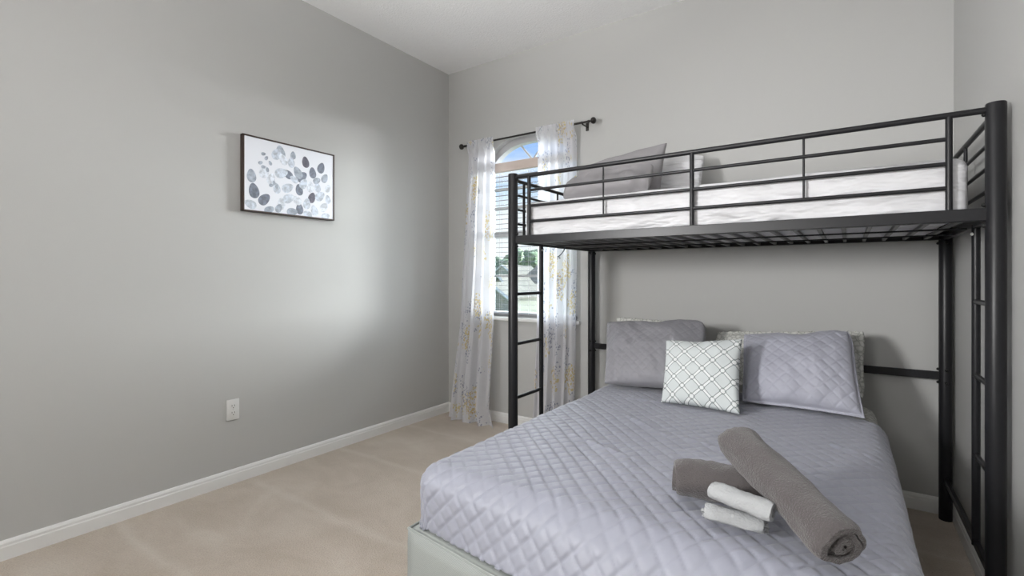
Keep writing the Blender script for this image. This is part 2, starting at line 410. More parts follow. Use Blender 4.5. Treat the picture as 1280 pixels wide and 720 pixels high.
# ------------------------------------------------------------------ picture and outlet on the left wall
px0, px1, pz0, pz1, pd = 1.447, 2.066, 1.595, 2.050, .036
t = thing('wall_picture', (XL, (px0 + px1) / 2, pz0), 'framed print of grey blue watercolour leaves hanging on the left wall', 'picture')
bm = NB(); ft = .009
box(bm, XL + .004, XL + pd, px0, px0 + ft, pz0, pz1, .001); box(bm, XL + .004, XL + pd, px1 - ft, px1, pz0, pz1, .001)
box(bm, XL + .004, XL + pd, px0, px1, pz0, pz0 + ft, .001); box(bm, XL + .004, XL + pd, px0, px1, pz1 - ft, pz1, .001)
box(bm, XL + .0005, XL + .006, px0 + .004, px1 - .004, pz0 + .004, pz1 - .004)
obj('frame', bm, M['pframe'], t)
bm = NB(); box(bm, XL + .006, XL + pd - .004, px0 + ft, px1 - ft, pz0 + ft, pz1 - ft)
# leaves: flat printed shapes on the sheet's face; (u,v) measured from left/top of the print, size, angle, tint
W_, H_ = px1 - px0 - 2 * ft, pz1 - pz0 - 2 * ft
leaves = [(.655, .19, .05, 100, 3), (.845, .23, .052, 70, 2), (.74, .33, .05, 95, 2), (.61, .42, .058, 40, 2), (.565, .37, .055, 120, 1), (.45, .42, .05, 150, 2), (.58, .62, .05, 100, 2),
          (.73, .71, .05, 70, 3), (.095, .73, .062, 100, 2), (.20, .83, .058, 45, 2), (.585, .90, .05, 95, 2), (.07, .53, .055, 95, 1), (.37, .13, .06, 100, 1), (.51, .13, .035, 90, 1),
          (.49, .24, .045, 90, 0), (.33, .16, .055, 60, 0), (.89, .38, .045, 60, 1), (.40, .22, .05, 120, 4), (.38, .42, .06, 20, 0), (.20, .45, .055, 60, 4), (.33, .65, .045, 100, 0),
          (.45, .62, .055, 30, 0), (.27, .53, .05, 70, 4), (.06, .92, .05, 160, 0), (.25, .97, .045, 30, 1), (.38, .86, .05, 90, 4), (.46, .77, .055, 30, 0), (.55, .78, .05, 150, 4),
          (.67, .81, .05, 80, 0), (.83, .67, .055, 40, 0), (.93, .53, .04, 60, 4), (.80, .54, .045, 100, 0), (.88, .83, .05, 50, 4), (.76, .90, .05, 110, 0), (.50, .96, .05, 10, 1),
          (.68, .97, .045, 160, 0), (.71, .55, .05, 90, 4), (.63, .52, .05, 60, 0), (.52, .48, .04, 150, 0), (.90, .97, .045, 20, 0), (.79, .44, .04, 30, 1), (.93, .70, .04, 100, 0), (.35, .93, .04, 60, 1)]
for sx, sy in ((.22, .25), (.16, .33), (.26, .31), (.19, .20), (.30, .58), (.33, .62), (.27, .62), (.23, .41), (.19, .38)):
    leaves.append((sx, sy, .020, R.uniform(0, 180), 1))
for k, (u, v, s, ang, ti) in enumerate(leaves):
    xx = XL + pd - .0038 + .00003 * (k + 1); cy = px0 + ft + u * W_; cz = pz1 - ft - v * H_
    a = math.radians(ang); ring = []
    for q in range(22):
        tt = 2 * PI * q / 22; ex = s * .74 * math.cos(tt); ey = s * .50 * math.sin(tt) * (1 - .22 * math.cos(tt))
        yy = cy + ex * math.cos(a) - ey * math.sin(a); zz = cz + ex * math.sin(a) + ey * math.cos(a)
        yy = min(max(yy, px0 + ft), px1 - ft); zz = min(max(zz, pz0 + ft), pz1 - ft)
        ring.append(bm.verts.new((xx, yy, zz)))
    f = bm.faces.new(ring); f.material_index = 1 + ti
    f.normal_update()
obj('print', bm, [M['paper']] + [M['leaf%d' % i] for i in range(5)], t)

oy, oz = 1.405, .431
t = thing('wall_outlet', (XL, oy, oz - .06), 'white duplex power outlet low on the left wall', 'outlet')
bm = NB(); box(bm, XL, XL + .008, oy - .036, oy + .036, oz - .060, oz + .060, .003); obj('cover_plate', bm, M['plate'], t, 40)
for dz in (-.020, .020):
    bm = NB(); lathe(bm, (XL + .0075, oy, oz + dz), (1, 0, 0), [(0, .0165), (.0022, .0165), (.0028, .0150)], 24)
    s = obj('socket', bm, M['plate'], t, 40)
    bm = NB(); box(bm, XL + .0098, XL + .0107, oy - .0085, oy - .0060, oz + dz - .001, oz + dz + .009); box(bm, XL + .0098, XL + .0107, oy + .0060, oy + .0085, oz + dz - .001, oz + dz + .009)
    tube(bm, [(XL + .0098, oy, oz + dz - .008), (XL + .0107, oy, oz + dz - .008)], .0028, 10); obj('slots', bm, M['slot'], s)
bm = NB(); lathe(bm, (XL + .0078, oy, oz), (1, 0, 0), [(0, .0035), (.001, .0035), (.0016, .002)], 12); obj('screw', bm, M['plug'], t, 40)

# ------------------------------------------------------------------ metal loft bed
BXL, BXR, BYF, BYR, BZ = -1.520, .397, 2.2065, 3.205, 1.772
PR = .0265
t = thing('loft_bed', ((BXL + BXR) / 2, (BYF + BYR) / 2, 0), 'black metal loft bunk frame with guard rails standing over the lower bed', 'loft bed')
for x in (BXL, BXR):
    for y in (BYF, BYR):
        rr = PR if x == BXL or y == BYF else PR
        bm = NB(); lathe(bm, (x, y, 0), (0, 0, 1), [(0, rr * .96), (.004, rr), (BZ - .004, rr), (BZ, rr * .93)], 32)
        p = obj('post', bm, M['metal'], t, 40)
        dx = 1 if x == BXL else -1; dy = 1 if y == BYF else -1
        for zz in (1.738, 1.440, 1.372) + ((.745, .68) if y == BYR else ()):
            for d in ((dx, 0, 0), (0, dy, 0)):
                bm = NB(); lathe(bm, (x + d[0] * (rr - .002), y + d[1] * (rr - .002), zz), d, [(0, .006), (.005, .0075), (.009, .005), (.011, 0)], 10)
                obj('bolt', bm, M['bolt'], p, 50)
# side rails (angle profile)
for y, s in ((BYF, 1), (BYR, -1)):
    bm = NB(); box(bm, BXL + .02, BXR - .02, y - .010, y + .010, 1.388, 1.430, .002); box(bm, BXL + .02, BXR - .02, y, y + s * .030, 1.388, 1.391)
    obj('side_rail', bm, M['metal'], t)
for x, s in ((BXL, 1), (BXR, -1)):
    bm = NB(); box(bm, x - .010, x + .010, BYF + .02, BYR - .02, 1.388, 1.425, .002); obj('end_rail', bm, M['metal'], t)
def bar(name, pts, r, n=12, m=None):
    bm = NB(); tube(bm, pts, r, n); return obj(name, bm, m or M['metal'], t, 60)
# guard rails, front and back
for y in (BYF, BYR):
    xs, xe = -1.415, .282
    bar('top_rail', [(BXL + .02, y, 1.752), (BXR - .02, y, 1.752)], .0110)
    for zz in (1.672, 1.588, 1.505): bar('guard_rail', [(xs, y, zz), (xe, y, zz)], .0075)
    for x in (xs, -.565, xe): bar('upright', [(x, y, 1.43), (x, y, 1.75)], .0100)
    for x in (-.985, -.143): bar('thin_upright', [(x, y + .002, 1.505), (x, y + .002, 1.75)], .0042, 8)
# end guards
for x in (BXL, BXR):
    bar('end_top_rail', [(x, BYF + .02, 1.740), (x, BYR - .02, 1.740)], .0100)
    for zz in (1.660, 1.580, 1.500): bar('end_guard_rail', [(x, BYF + .055, zz), (x, BYR - .055, zz)], .0070)
    for y in (BYF + .11, 2.705, BYR - .10): bar('end_upright', [(x, y, 1.41), (x, y, 1.74)], .0065 if y == 2.705 else .008, 10)
# end ladders: inner stile + rungs to the front post, and the lower stretcher
for x in (BXL, BXR):
    yl = BYF + .300
    bar('ladder_stile', [(x, yl, .19), (x, yl, 1.40)], .0130, 16)
    bm = NB(); lathe(bm, (x - .011 * (1 if x > 0 else -1), yl - .006, 1.365), (-1 if x > 0 else 1, -.4, 0), [(0, .0062), (.003, .0062), (.006, .0035)], 12); obj('end_cap', bm, M['plug'], t, 50, 'pale round plug')
    for zz in (1.110, .832, .532): bar('rung', [(x, BYF + .01, zz), (x, yl, zz)], .0095)
    bm = NB(); box(bm, x - .0085, x + .0085, BYF + .02, BYR - .02, .185, .215, .003); obj('stretcher', bm, M['metal'], t)
bm = NB(); box(bm, BXL + .02, BXR - .02, BYR - .008, BYR + .008, .693, .733, .003); obj('back_stretcher', bm, M['metal'], t)
# deck: cross slats, long wires
x = BXR - .078; s0 = None
while x > BXL + .05:
    if s0 is None:
        bm = NB(); box(bm, x - .0080, x + .0080, BYF + .012, BYR - .012, 1.3925, 1.4065, .003); s0 = obj('slat', bm, M['slatmetal'], t); xb = x
    else:
        c = s0.copy(); C.objects.link(c); c.parent = t; c.location = (x - xb, 0, 0)
    x -= .0835
for y in (BYF + .33, BYF + .66):
    bar('deck_wire', [(BXL + .02, y, 1.389), (BXR - .02, y, 1.389)], .0035, 8)
# loose tie string hanging beneath the deck
bm = NB(); tube(bm, [(-1.42, 2.62, 1.386), (-1.425, 2.615, 1.365), (-1.44, 2.61, 1.345), (-1.452, 2.605, 1.333), (-1.450, 2.60, 1.322), (-1.442, 2.60, 1.318)], .003, 8)
tube(bm, [(-1.452, 2.605, 1.333), (-1.462, 2.60, 1.328), (-1.460, 2.60, 1.312)], .0028, 8)
setp(obj('tie_string', bm, M['tie'], None, 60), 'short dark tie string dangling beneath the left end of the loft bed deck', 'string')

# ------------------------------------------------------------------ soft box (mattress)
def softbox(x0, x1, y0, y1, z0, z1, r, puff=.01, step=.035, wr=0.0, seed=0, shear=0.0):
    bm = NB()
    nx, ny, nz = [max(4, int(round((b_ - a) / step))) for a, b_ in ((x0, x1), (y0, y1), (z0, z1))]
    cx, cy, cz = (x0 + x1) / 2, (y0 + y1) / 2, (z0 + z1) / 2; hx, hy, hz = (x1 - x0) / 2, (y1 - y0) / 2, (z1 - z0) / 2
    vd = {}
    def V(i, j, k):
        key = (i, j, k)
        if key in vd: return vd[key]
        p = Vector((-hx + 2 * hx * i / nx, -hy + 2 * hy * j / ny, -hz + 2 * hz * k / nz))
        c = Vector((max(-hx + r, min(hx - r, p.x)), max(-hy + r, min(hy - r, p.y)), max(-hz + r, min(hz - r, p.z))))
        d = p - c
        if d.length > 1e-9: p = c + d.normalized() * r
        fx, fy = 1 - (p.x / hx) ** 4, 1 - (p.y / hy) ** 4
        p.z += puff * (1 if p.z > 0 else 0) * max(0, fx) * max(0, fy) * (p.z / hz)
        if wr:
            q = Vector((p.x * 4 + p.z * 6 + seed, p.y * 4, p.z * 14 - p.x * 5)); w_ = noise.noise(q) * wr
            if d.length > 1e-9: p += d.normalized() * w_
        p.y += -shear * (p.x + hx) * (.5 - p.y / (2 * hy))
        vd[key] = bm.verts.new(p + Vector((cx, cy, cz))); return vd[key]
    for k in (0, nz):
        for i in range(nx):
            for j in range(ny): bm.faces.new((V(i, j, k), V(i + 1, j, k), V(i + 1, j + 1, k), V(i, j + 1, k)))
    for j in (0, ny):
        for i in range(nx):
            for k in range(nz): bm.faces.new((V(i, j, k), V(i + 1, j, k), V(i + 1, j, k + 1), V(i, j, k + 1)))
    for i in (0, nx):
        for j in range(ny):
            for k in range(nz): bm.faces.new((V(i, j, k), V(i, j + 1, k), V(i, j + 1, k + 1), V(i, j, k + 1)))
    return bm
bm = softbox(BXL + .055, BXR - .060, BYF + .022, BYR - .022, 1.4075, 1.612, .035, .006, .03, .004, 3)
setp(obj('mattress', bm, M['sheet'], None, 180, origin=((BXL + BXR) / 2, 2.7, 1.4075)), 'white sheeted twin mattress on the loft bed deck behind the guard rails', 'mattress')

# ------------------------------------------------------------------ pillows from four corner points
def quiltfn(u, v, p, amp):
    a = abs(math.sin(PI * (u + v) / p)); b_ = abs(math.sin(PI * (u - v) / p))
    return amp * min(1, (min(a, b_) * 1.9)) ** .5
def pillow(TL, TR, BR, BL, T, n=44, k=.05, q=None, flange=0.0, sagn=.008, seed=0, plump=.42, cr=.06, dip=0.0):
    TL, TR, BR, BL = map(Vector, (TL, TR, BR, BL))
    nrm = (TR - TL + BR - BL).cross(TL - BL + TR - BR).normalized()
    if nrm.y > 0: nrm.negate()                                    # faces the room
    Wd = ((TR - TL).length + (BR - BL).length) / 2; Hd = ((TL - BL).length + (TR - BR).length) / 2
    bm = NB(); uvl = bm.loops.layers.uv.new('UVMap')
    def base(s, t_):
        c_ = cr if not isinstance(cr, tuple) else (cr[0] if s < 0 else cr[1]) if t_ > 0 else (cr[3] if s < 0 else cr[2])
        cf = 1 - c_ * (abs(s) * abs(t_)) ** 4
        s2 = s * (1 - k * (1 - t_ * t_)) * cf; t2 = t_ * (1 - k * (1 - s * s)) * cf
        t2 -= dip * max(0, t_) ** 2 * math.exp(-((s - .05) / .45) ** 2) * (1 + .3 * math.sin(7 * s + seed))
        a, b_ = (s2 + 1) / 2, (t2 + 1) / 2
        return BL * (1 - a) * (1 - b_) + BR * a * (1 - b_) + TL * (1 - a) * b_ + TR * a * b_
    def hh(s, t_):
        fs = 1 - flange * 2 / Wd; ft_ = 1 - flange * 2 / Hd
        a = min(1, abs(s) / fs); b_ = min(1, abs(t_) / ft_)
        return T / 2 * (max(0, 1 - a ** 2.2) * max(0, 1 - b_ ** 2.2)) ** plump + .002
    grids = []
    for side in (1, -1):
        g = []
        for j in range(n + 1):
            row = []
            for i in range(n + 1):
                # cosine spacing packs samples near the seams
                s = -1 + 2 * i / n; t_ = -1 + 2 * j / n
                s = math.sin(s * PI / 2) * .5 + s * .5; t_ = math.sin(t_ * PI / 2) * .5 + t_ * .5
                edge = i in (0, n) or j in (0, n)
                if edge and side == -1: row.append(grids[0][j][i]); continue
                u, v = s * Wd / 2, t_ * Hd / 2
                h = 0 if edge else hh(s, t_)
                p = base(s, t_)
                if not edge:
                    d = h + (sagn * 1.4 * fbm(u * 7 + seed, v * 7, side) + sagn * .7 * fbm(u * 19 + seed, v * 13, side)) * min(1, h / (T * .25))
                    if q: d += quiltfn(u + .01, v, q[0], q[1]) * min(1, h / (T * .12) + .3)
                    p = p + nrm * side * d
                elif flange: p = p + nrm * .006 * math.sin(i * 2.1 + j * 1.7)
                row.append((bm.verts.new(p), (u, v)))
            g.append(row)
        grids.append(g)
        for j in range(n):
            for i in range(n):
                qd = (g[j][i], g[j][i + 1], g[j + 1][i + 1], g[j + 1][i]); f = bm.faces.new([a[0] for a in qd])
                for l, a in zip(f.loops, qd): l[uvl].uv = a[1]
    return bm
def addpillow(name, m, label, cat='pillow', group=None, **kw):
    c = [Vector(kw[a]) for a in ('TL', 'TR', 'BR', 'BL')]; o = (c[2] + c[3]) / 2
    return setp(obj(name, pillow(**kw), m, None, 180, origin=o), label, cat, group)
# upper bunk
addpillow('pillow', M['sheet'], 'white pillow propped on the loft mattress, right of the grey pillows', TL=(-1.22, 3.09, 1.985), TR=(-.705, 3.09, 1.945), BR=(-.70, 2.93, 1.64), BL=(-1.20, 2.93, 1.64), T=.13)
addpillow('pillow', M['greypillow'], 'large heather grey pillow standing on the loft mattress with its right corner pointing up', k=.03, cr=0, TL=(-1.43, 2.84, 1.905), TR=(-.868, 2.84, 1.985), BR=(-.86, 2.69, 1.63), BL=(-1.42, 2.64, 1.63), T=.13, seed=4)
addpillow('pillow', M['greypillow'], 'grey pillow lying low in front of the taller grey pillow on the loft mattress', k=.02, TL=(-1.40, 2.62, 1.790), TR=(-.87, 2.64, 1.825), BR=(-.83, 2.44, 1.645), BL=(-1.335, 2.42, 1.645), T=.12, seed=9, sagn=.02)

# ------------------------------------------------------------------ lower bed
SH = .13
t = thing('bed_base', (-.54, 2.1, 0), 'pale woven upholstered box base under the quilted lower bed', 'bed base')
bm = softbox(-1.232, .145, 1.150, 3.12, .07, .352, .012, 0, .05, 0, 0, SH); obj('upholstered_box', bm, M['base'], t, 180)
def foot(x): return 1.150 - SH * (x + 1.232)
bm = NB(); tube(bm, [(-1.226, 3.11, .349)] + [(-1.226, 1.158 + .0, .349)] + [(.139, foot(.139) + .008, .349), (.139, 3.11, .349)], .006, 10); obj('piping', bm, M['base'], t, 60)
for x, y in ((-1.16, 1.25), (.07, 1.25), (-1.16, 3.04), (.07, 3.04)):
    bm = NB(); lathe(bm, (x, y, 0), (0, 0, 1), [(0, .022), (.07, .028), (.075, .028)], 16); obj('leg', bm, M['pframe'], t, 50)
MX0, MX1, MY0, MY1, MZT = -1.205, .128, 1.185, 3.115, .545
bm = softbox(MX0 + .012, MX1 - .010, MY0 + .03, MY1, .3525, MZT - .004, .06, .004, .04, .002, 1, .02)
setp(obj('mattress', bm, M['print'], None, 180, origin=(-.54, 2.1, .3525)), 'lower mattress in printed sheet, showing at the head corner beside the right pillows', 'mattress')
# quilt: unfolded sheet draped over the rounded edges
def make_quilt():
    bm = NB(); r = .070; drop = .196; zt = MZT + .016; st = .0060
    Lx = MX1 - MX0; arc = r * PI / 2
    hang = drop - r + arc
    flat_x0, flat_x1 = MX0 + r - .010, MX1 - r + .012; fy0 = MY0 + r - .012
    u0, u1 = flat_x0 - hang, flat_x1 + hang; v0, v1 = fy0 - hang, 2.86
    nu, nv = int((u1 - u0) / st), int((v1 - v0) / st); g = []
    creases = [((-.98, 2.20), (-.55, 1.90), .007), ((-.90, 1.72), (-.58, 1.60), .006), ((-1.0, 2.42), (-.70, 2.40), .008), ((-.1, 2.2), (.09, 2.12), .006), ((-.60, 1.95), (-.35, 1.88), .006)]
    for j in range(nv + 1):
        row = []
        for i in range(nu + 1):
            u = u0 + (u1 - u0) * i / nu; k = (u - flat_x0) / (flat_x1 - flat_x0)
            vend = 2.86 - .20 * max(0, min(1.2, (k - .55) / .45))
            v = v0 + (vend - v0) * j / nv
            su = u - flat_x1 if u > flat_x1 else (flat_x0 - u if u < flat_x0 else 0); dxs = 1 if u > flat_x1 else -1
            sv = fy0 - v if v < fy0 else 0
            cx = max(flat_x0, min(flat_x1, u)); cy = max(fy0, v); d = math.hypot(su, sv)
            if d > 0:
                dx, dy = dxs * su / d, -sv / d
                out = r * math.sin(min(d / r, PI / 2)); dn = r * (1 - math.cos(min(d / r, PI / 2))) + max(0, d - arc)
                flare = .030 * max(0, min(1, (dn - r) / drop)) * (1 if dxs > 0 and su > sv else -.1)
                out += flare + .010 * fbm(u * 4, v * 4, 2) * min(1, dn / drop)
                ang = min(d / r, PI / 2)
                dn = min(dn, drop + .012 * fbm(u * 3, v * 3))
                p = Vector((cx + dx * out, cy + dy * out, zt - dn)); nn = Vector((dx * math.sin(ang), dy * math.sin(ang), math.cos(ang)))
            else: p = Vector((cx, cy, zt)); nn = Vector((0, 0, 1))
            # top crowns a little and undulates
            p.z += .012 * (1 - abs(2 * k - 1) ** 3 if 0 < k < 1 else 0) * min(1, max(0, (v - fy0) / .3)) * (1 if d == 0 else 0)
            h = quiltfn(u + .006 * fbm(u * 5, v * 5), v + .006 * fbm(u * 5, v * 5, 4), .066, .0078)
            h += .006 * fbm(u * 2.3, v * 2.3, 1) + .0025 * fbm(u * 14, v * 9, 6)
            for a, b_, am in creases:
                ax, ay = a; bx, by = b_; L2 = (bx - ax) ** 2 + (by - ay) ** 2
                tt = ((u - ax) * (bx - ax) + (v - ay) * (by - ay)) / L2
                if -.1 < tt < 1.1:
                    qx, qy = ax + (bx - ax) * tt, ay + (by - ay) * tt; dd = math.hypot(u - qx, v - qy) + .010 * fbm(u * 9, v * 9)
                    sgn = 1 if (u - qx) * (by - ay) - (v - qy) * (bx - ax) > 0 else -1
                    h += am * math.exp(-(dd / .011) ** 2) * math.sin(PI * max(0, min(1, tt * .83 + .085)))
            p += nn * h
            lowk = max(0, min(1, (zt - p.z) / drop))
            p.y -= min(.10, SH * max(0, p.x + 1.20)) * lowk * (1 if v < fy0 else 0)
            row.append(bm.verts.new(p))
        g.append(row)
    for j in range(nv):
        for i in range(nu): bm.faces.new((g[j][i], g[j][i + 1], g[j + 1][i + 1], g[j + 1][i]))
    q = obj('quilt', bm, M['quilt'], None, 180, origin=(-.54, 2.0, .36))
    s = q.modifiers.new('thickness', 'SOLIDIFY'); s.thickness = .006; s.offset = -1
    return q
setp(make_quilt(), 'grey lavender diamond stitched quilt spread over the lower bed', 'quilt')
# pillows on the lower bed
addpillow('pillow', M['print'], 'pale printed pillow peeking out above the left quilted sham', TL=(-1.285, 3.06, .945), TR=(-.72, 3.06, .935), BR=(-.70, 2.84, .62), BL=(-1.16, 2.84, .62), T=.11, flange=.03, seed=2)
addpillow('pillow', M['print'], 'pale printed pillow peeking out behind the right quilted sham', TL=(-.66, 3.07, .885), TR=(.085, 3.06, .935), BR=(.075, 2.82, .62), BL=(-.62, 2.84, .62), T=.11, flange=.03, seed=5)
addpillow('pillow', M['quiltL'], 'grey diamond quilted pillow at the left of the bed head, partly behind the trellis cushion', TL=(-1.262, 2.87, .918), TR=(-.645, 2.89, .965), BR=(-.62, 2.60, .615), BL=(-1.13, 2.55, .605), T=.19, n=110, q=(.050, .0042), seed=1, cr=(.035, .11, .03, .0), k=.035, dip=.09, plump=.50, sagn=.013)
addpillow('pillow', M['quiltR'], 'lighter lavender diamond quilted pillow at the right of the bed head beside the trellis cushion', TL=(-.475, 2.90, .895), TR=(.020, 2.88, .955), BR=(.060, 2.60, .590), BL=(-.43, 2.58, .595), T=.19, n=110, q=(.060, .0056), seed=7, cr=(.04, .09, .0, .03), k=.035, flange=.010, dip=.09, plump=.50, sagn=.012)
addpillow('cushion', M['trellis'], 'small square white cushion with a grey trellis print between the two quilted pillows', 'cushion', TL=(-.785, 2.55, .872), TR=(-.418, 2.55, .906), BR=(-.398, 2.365, .588), BL=(-.758, 2.385, .588), T=.12, k=.05, cr=0, seed=3, dip=.04)

# ------------------------------------------------------------------ rolled towels
def roll(A, B, Rr, turns, squash=.92, seed=0, start=0.0, nl=40, r0=.2, lean=0.0, nz=.004):
    A, B = Vector(A), Vector(B); ax = (B - A).normalized(); side = ax.cross(Vector((0, 0, 1))).normalized(); up = side.cross(ax).normalized()
    Lh = (B - A).length; bm = NB()
    start = -PI / 2 - .35 - 2 * PI * turns
    N_ = int(turns * 30); pitch = Rr * (1 - r0) / turns; th = pitch * .90
    outer, inner = [], []
    for i in range(N_ + 1):
        a = start + 2 * PI * turns * i / N_; rr = Rr * r0 + (Rr * (1 - r0)) * i / N_
        ta = 1 if i < N_ - 14 else .2 + .8 * (N_ - i) / 14
        if i > N_ - 14: rr -= th * .5 * (i - N_ + 14) / 14
        outer.append((a, rr)); inner.append((a, rr - th * ta))
    prof = outer + inner[::-1]; rings = []
    for j in range(nl + 1):
        f = j / nl; e = min(f, 1 - f) * Lh; ring = []
        for kk, (a, rr) in enumerate(prof):
            endr = 1 - .10 * max(0, 1 - e / .018) ** 2
            n_ = 1 + nz / Rr * 2.2 * fbm(math.cos(a) * 1.6 + seed, math.sin(a) * 1.6, f * 3.1) + nz / Rr * fbm(math.cos(a) * 4 + seed, math.sin(a) * 4, f * 9)
            r_ = rr * endr * n_
            # layers slide a little past each other at the ends
            ext = (f - .5) * 2; off = ext * abs(ext) ** 6 * .006 * math.sin(a * .5 + seed)
            c, s = math.cos(a), math.sin(a); yv = s * r_
            if yv < 0: yv *= squash
            p = A.lerp(B, f) + ax * off + side * c * r_ * (1 + (1 - squash) * .5) + up * yv
            ring.append(bm.verts.new(p))
        rings.append(ring)
    m_ = len(prof)
    for j in range(nl):
        for k in range(m_): bm.faces.new((rings[j][k], rings[j][(k + 1) % m_], rings[j + 1][(k + 1) % m_], rings[j + 1][k]))
    for ring, flip in ((rings[0], True), (rings[-1], False)):
        for k in range(N_):
            q = (ring[k], ring[k + 1], ring[m_ - 2 - k], ring[m_ - 1 - k]); bm.faces.new(q[::-1] if flip else q)
    return bm
def addroll(name, m, label, cat, group, A, B, Rr, turns, **kw):
    o = obj(name, roll(A, B, Rr, turns, **kw), m, None, 60, origin=(Vector(A) + Vector(B)) / 2 - Vector((0, 0, Rr)))
    return setp(o, label, cat, group)
addroll('rolled_towel', M['towel'], 'shorter rolled taupe towel lying on the quilt under the long roll', 'towel', None, (-.400, 1.375, .640), (-.175, 1.44, .640), .060, 3.2, seed=2)
addroll('rolled_towel', M['towel'], 'long rolled taupe bath towel resting aslant across the shorter roll', 'towel', None, (-.262, 1.490, .735), (-.010, 1.205, .645), .062, 3.1, seed=5, squash=.80, nl=60)
addroll('washcloth', M['whitecloth'], 'white rolled washcloth lying on the quilt in front of the towels', 'washcloth', None, (-.303, 1.291, .606), (-.160, 1.300, .603), .030, 1.6, seed=8, squash=.85, nz=.0025)
addroll('washcloth', M['whitecloth'], 'white rolled washcloth stacked on top of the other washcloth', 'washcloth', None, (-.278, 1.300, .660), (-.146, 1.262, .655), .034, 1.8, seed=11, squash=.8, nz=.0025)

# ------------------------------------------------------------------ outdoors, one storey below
GZ = -3.0
bm = NB(); box(bm, -140, 60, 6, 160, GZ - .2, GZ); setp(obj('lawn', bm, M['grass']), kind='structure')
S, CO = math.sin(.6053), math.cos(.6053)
def at(px, py, Y):
    r_ = (px - 640) / 607.37; dx, dy = -S + r_ * CO, CO + r_ * S; tt = Y / dy
    return Vector((dx * tt, Y, CAMH + (347.23 - py) / 607.37 * tt))
def gable_house(label, cx, Yf, wd, dp, zw, zr, wallm, side=None, arch=None):
    """gable faces the bedroom: eaves at zw, ridge at zr, front at Yf"""
    t = thing('house', (cx, Yf + dp / 2, GZ), label, 'house')
    x0, x1 = cx - wd / 2, cx + wd / 2
    bm = NB(); A = [bm.verts.new((x, Yf, z)) for x, z in ((x0, GZ), (x1, GZ), (x1, zw), (cx, zr), (x0, zw))]; B = [bm.verts.new((v.co.x, Yf + dp, v.co.z)) for v in A]
    bm.faces.new(A); bm.faces.new(B[::-1])
    for k in range(5): bm.faces.new((A[k], A[(k + 1) % 5], B[(k + 1) % 5], B[k]))
    obj('walls', bm, wallm, t)
    bm = NB(); ov = .4
    for s in (-1, 1):
        e = Vector((cx + s * (wd / 2 + ov), 0, zw - ov * (zr - zw) / (wd / 2)))
        vs = [bm.verts.new(p) for p in ((cx, Yf - ov, zr + .02), (cx, Yf + dp + ov, zr + .02), (e.x, Yf + dp + ov, e.z + .02), (e.x, Yf - ov, e.z + .02))]
        f = bm.faces.new(vs); r_ = bmesh.ops.extrude_face_region(bm, geom=[f]); bmesh.ops.translate(bm, verts=[v for v in r_['geom'] if isinstance(v, bmesh.types.BMVert)], vec=(0, 0, .16))
    obj('roof', bm, M['shingle'], t)
    bm = NB()
    for s in (-1, 1):
        e = Vector((cx + s * (wd / 2 + ov), Yf - ov - .03, zw - ov * (zr - zw) / (wd / 2))); a = Vector((cx, Yf - ov - .03, zr + .05))
        tube(bm, [a, e], .16, 4)
    obj('rake_board', bm, M['fascia'], t)
    if arch:
        ax, az, aw, ah = arch
        fr, gl = NB(), NB()
        for b_, ww, yy in ((fr, aw * 1.25, Yf - .06), (gl, aw, Yf - .10)):
            ring = [(ax - ww / 2, az), (ax + ww / 2, az)] + [(ax + ww / 2 * math.cos(a), az + ah + ww / 2 * math.sin(a)) for a in [PI * q / 12 for q in range(13)]]
            vs = [b_.verts.new((x, yy, z)) for x, z in ring]; f = b_.faces.new(vs); r_ = bmesh.ops.extrude_face_region(b_, geom=[f])
            bmesh.ops.translate(b_, verts=[v for v in r_['geom'] if isinstance(v, bmesh.types.BMVert)], vec=(0, .08, 0))
        wf = obj('window_frame', fr, M['fascia'], t); obj('pane', gl, M['outglass'], wf)
    return t
def wide_house(label, x0, x1, Yf, dp, zw, zr, wallm):
    """ridge runs along X so the roof slope faces the bedroom"""
    t = thing('house', ((x0 + x1) / 2, Yf + dp / 2, GZ), label, 'house')
    bm = NB(); box(bm, x0, x1, Yf, Yf + dp, GZ, zw); obj('walls', bm, wallm, t)
    bm = NB(); ov = .4; hip = 1.5
    b4 = [bm.verts.new(p) for p in ((x0 - ov, Yf - ov, zw), (x1 + ov, Yf - ov, zw), (x1 + ov, Yf + dp + ov, zw), (x0 - ov, Yf + dp + ov, zw))]
    r2 = [bm.verts.new(p) for p in ((x0 + hip, Yf + dp / 2, zr), (x1 - hip, Yf + dp / 2, zr))]
    bm.faces.new(b4[::-1]); bm.faces.new((b4[0], b4[1], r2[1], r2[0])); bm.faces.new((b4[2], b4[3], r2[0], r2[1])); bm.faces.new((b4[1], b4[2], r2[1])); bm.faces.new((b4[3], b4[0], r2[0]))
    obj('roof', bm, M['shingle'], t); return t
Y1 = 50.0
pA = at(652, 357, Y1); e1 = at(676, 378, Y1)
gable_house('pale green stucco house with arched gable window seen through the lower window pane', pA.x, Y1, (e1.x - pA.x) * 2, 9, e1.z, pA.z, M['stucco'], arch=(at(654, 386, Y1).x, at(654, 388, Y1).z, .85, .7))
q0, q1 = at(640, 360, 60), at(705, 360, 60)
wide_house('tan roofed house with its long roof slope behind the arched window house', q0.x, q1.x + 6, 60, 10, at(660, 363, 60).z, at(660, 331, 65).z, M['stuccob'])
pB = at(625, 345, 42.5); eB = at(637, 353, 42.5)
gable_house('small white gabled house front left of the arched window house', pB.x, 42.5, (eB.x - pB.x) * 2, 5, eB.z - .6, pB.z, M['stucco'])
pC = at(616, 355, 34); eC = at(636, 371, 34)
gable_house('low cream gabled garage nearest the bedroom window', pC.x, 34, (eC.x - pC.x) * 2, 5, eC.z, pC.z, M['stuccob'])
pD = at(629, 332, 72); eD = at(641, 342, 72)
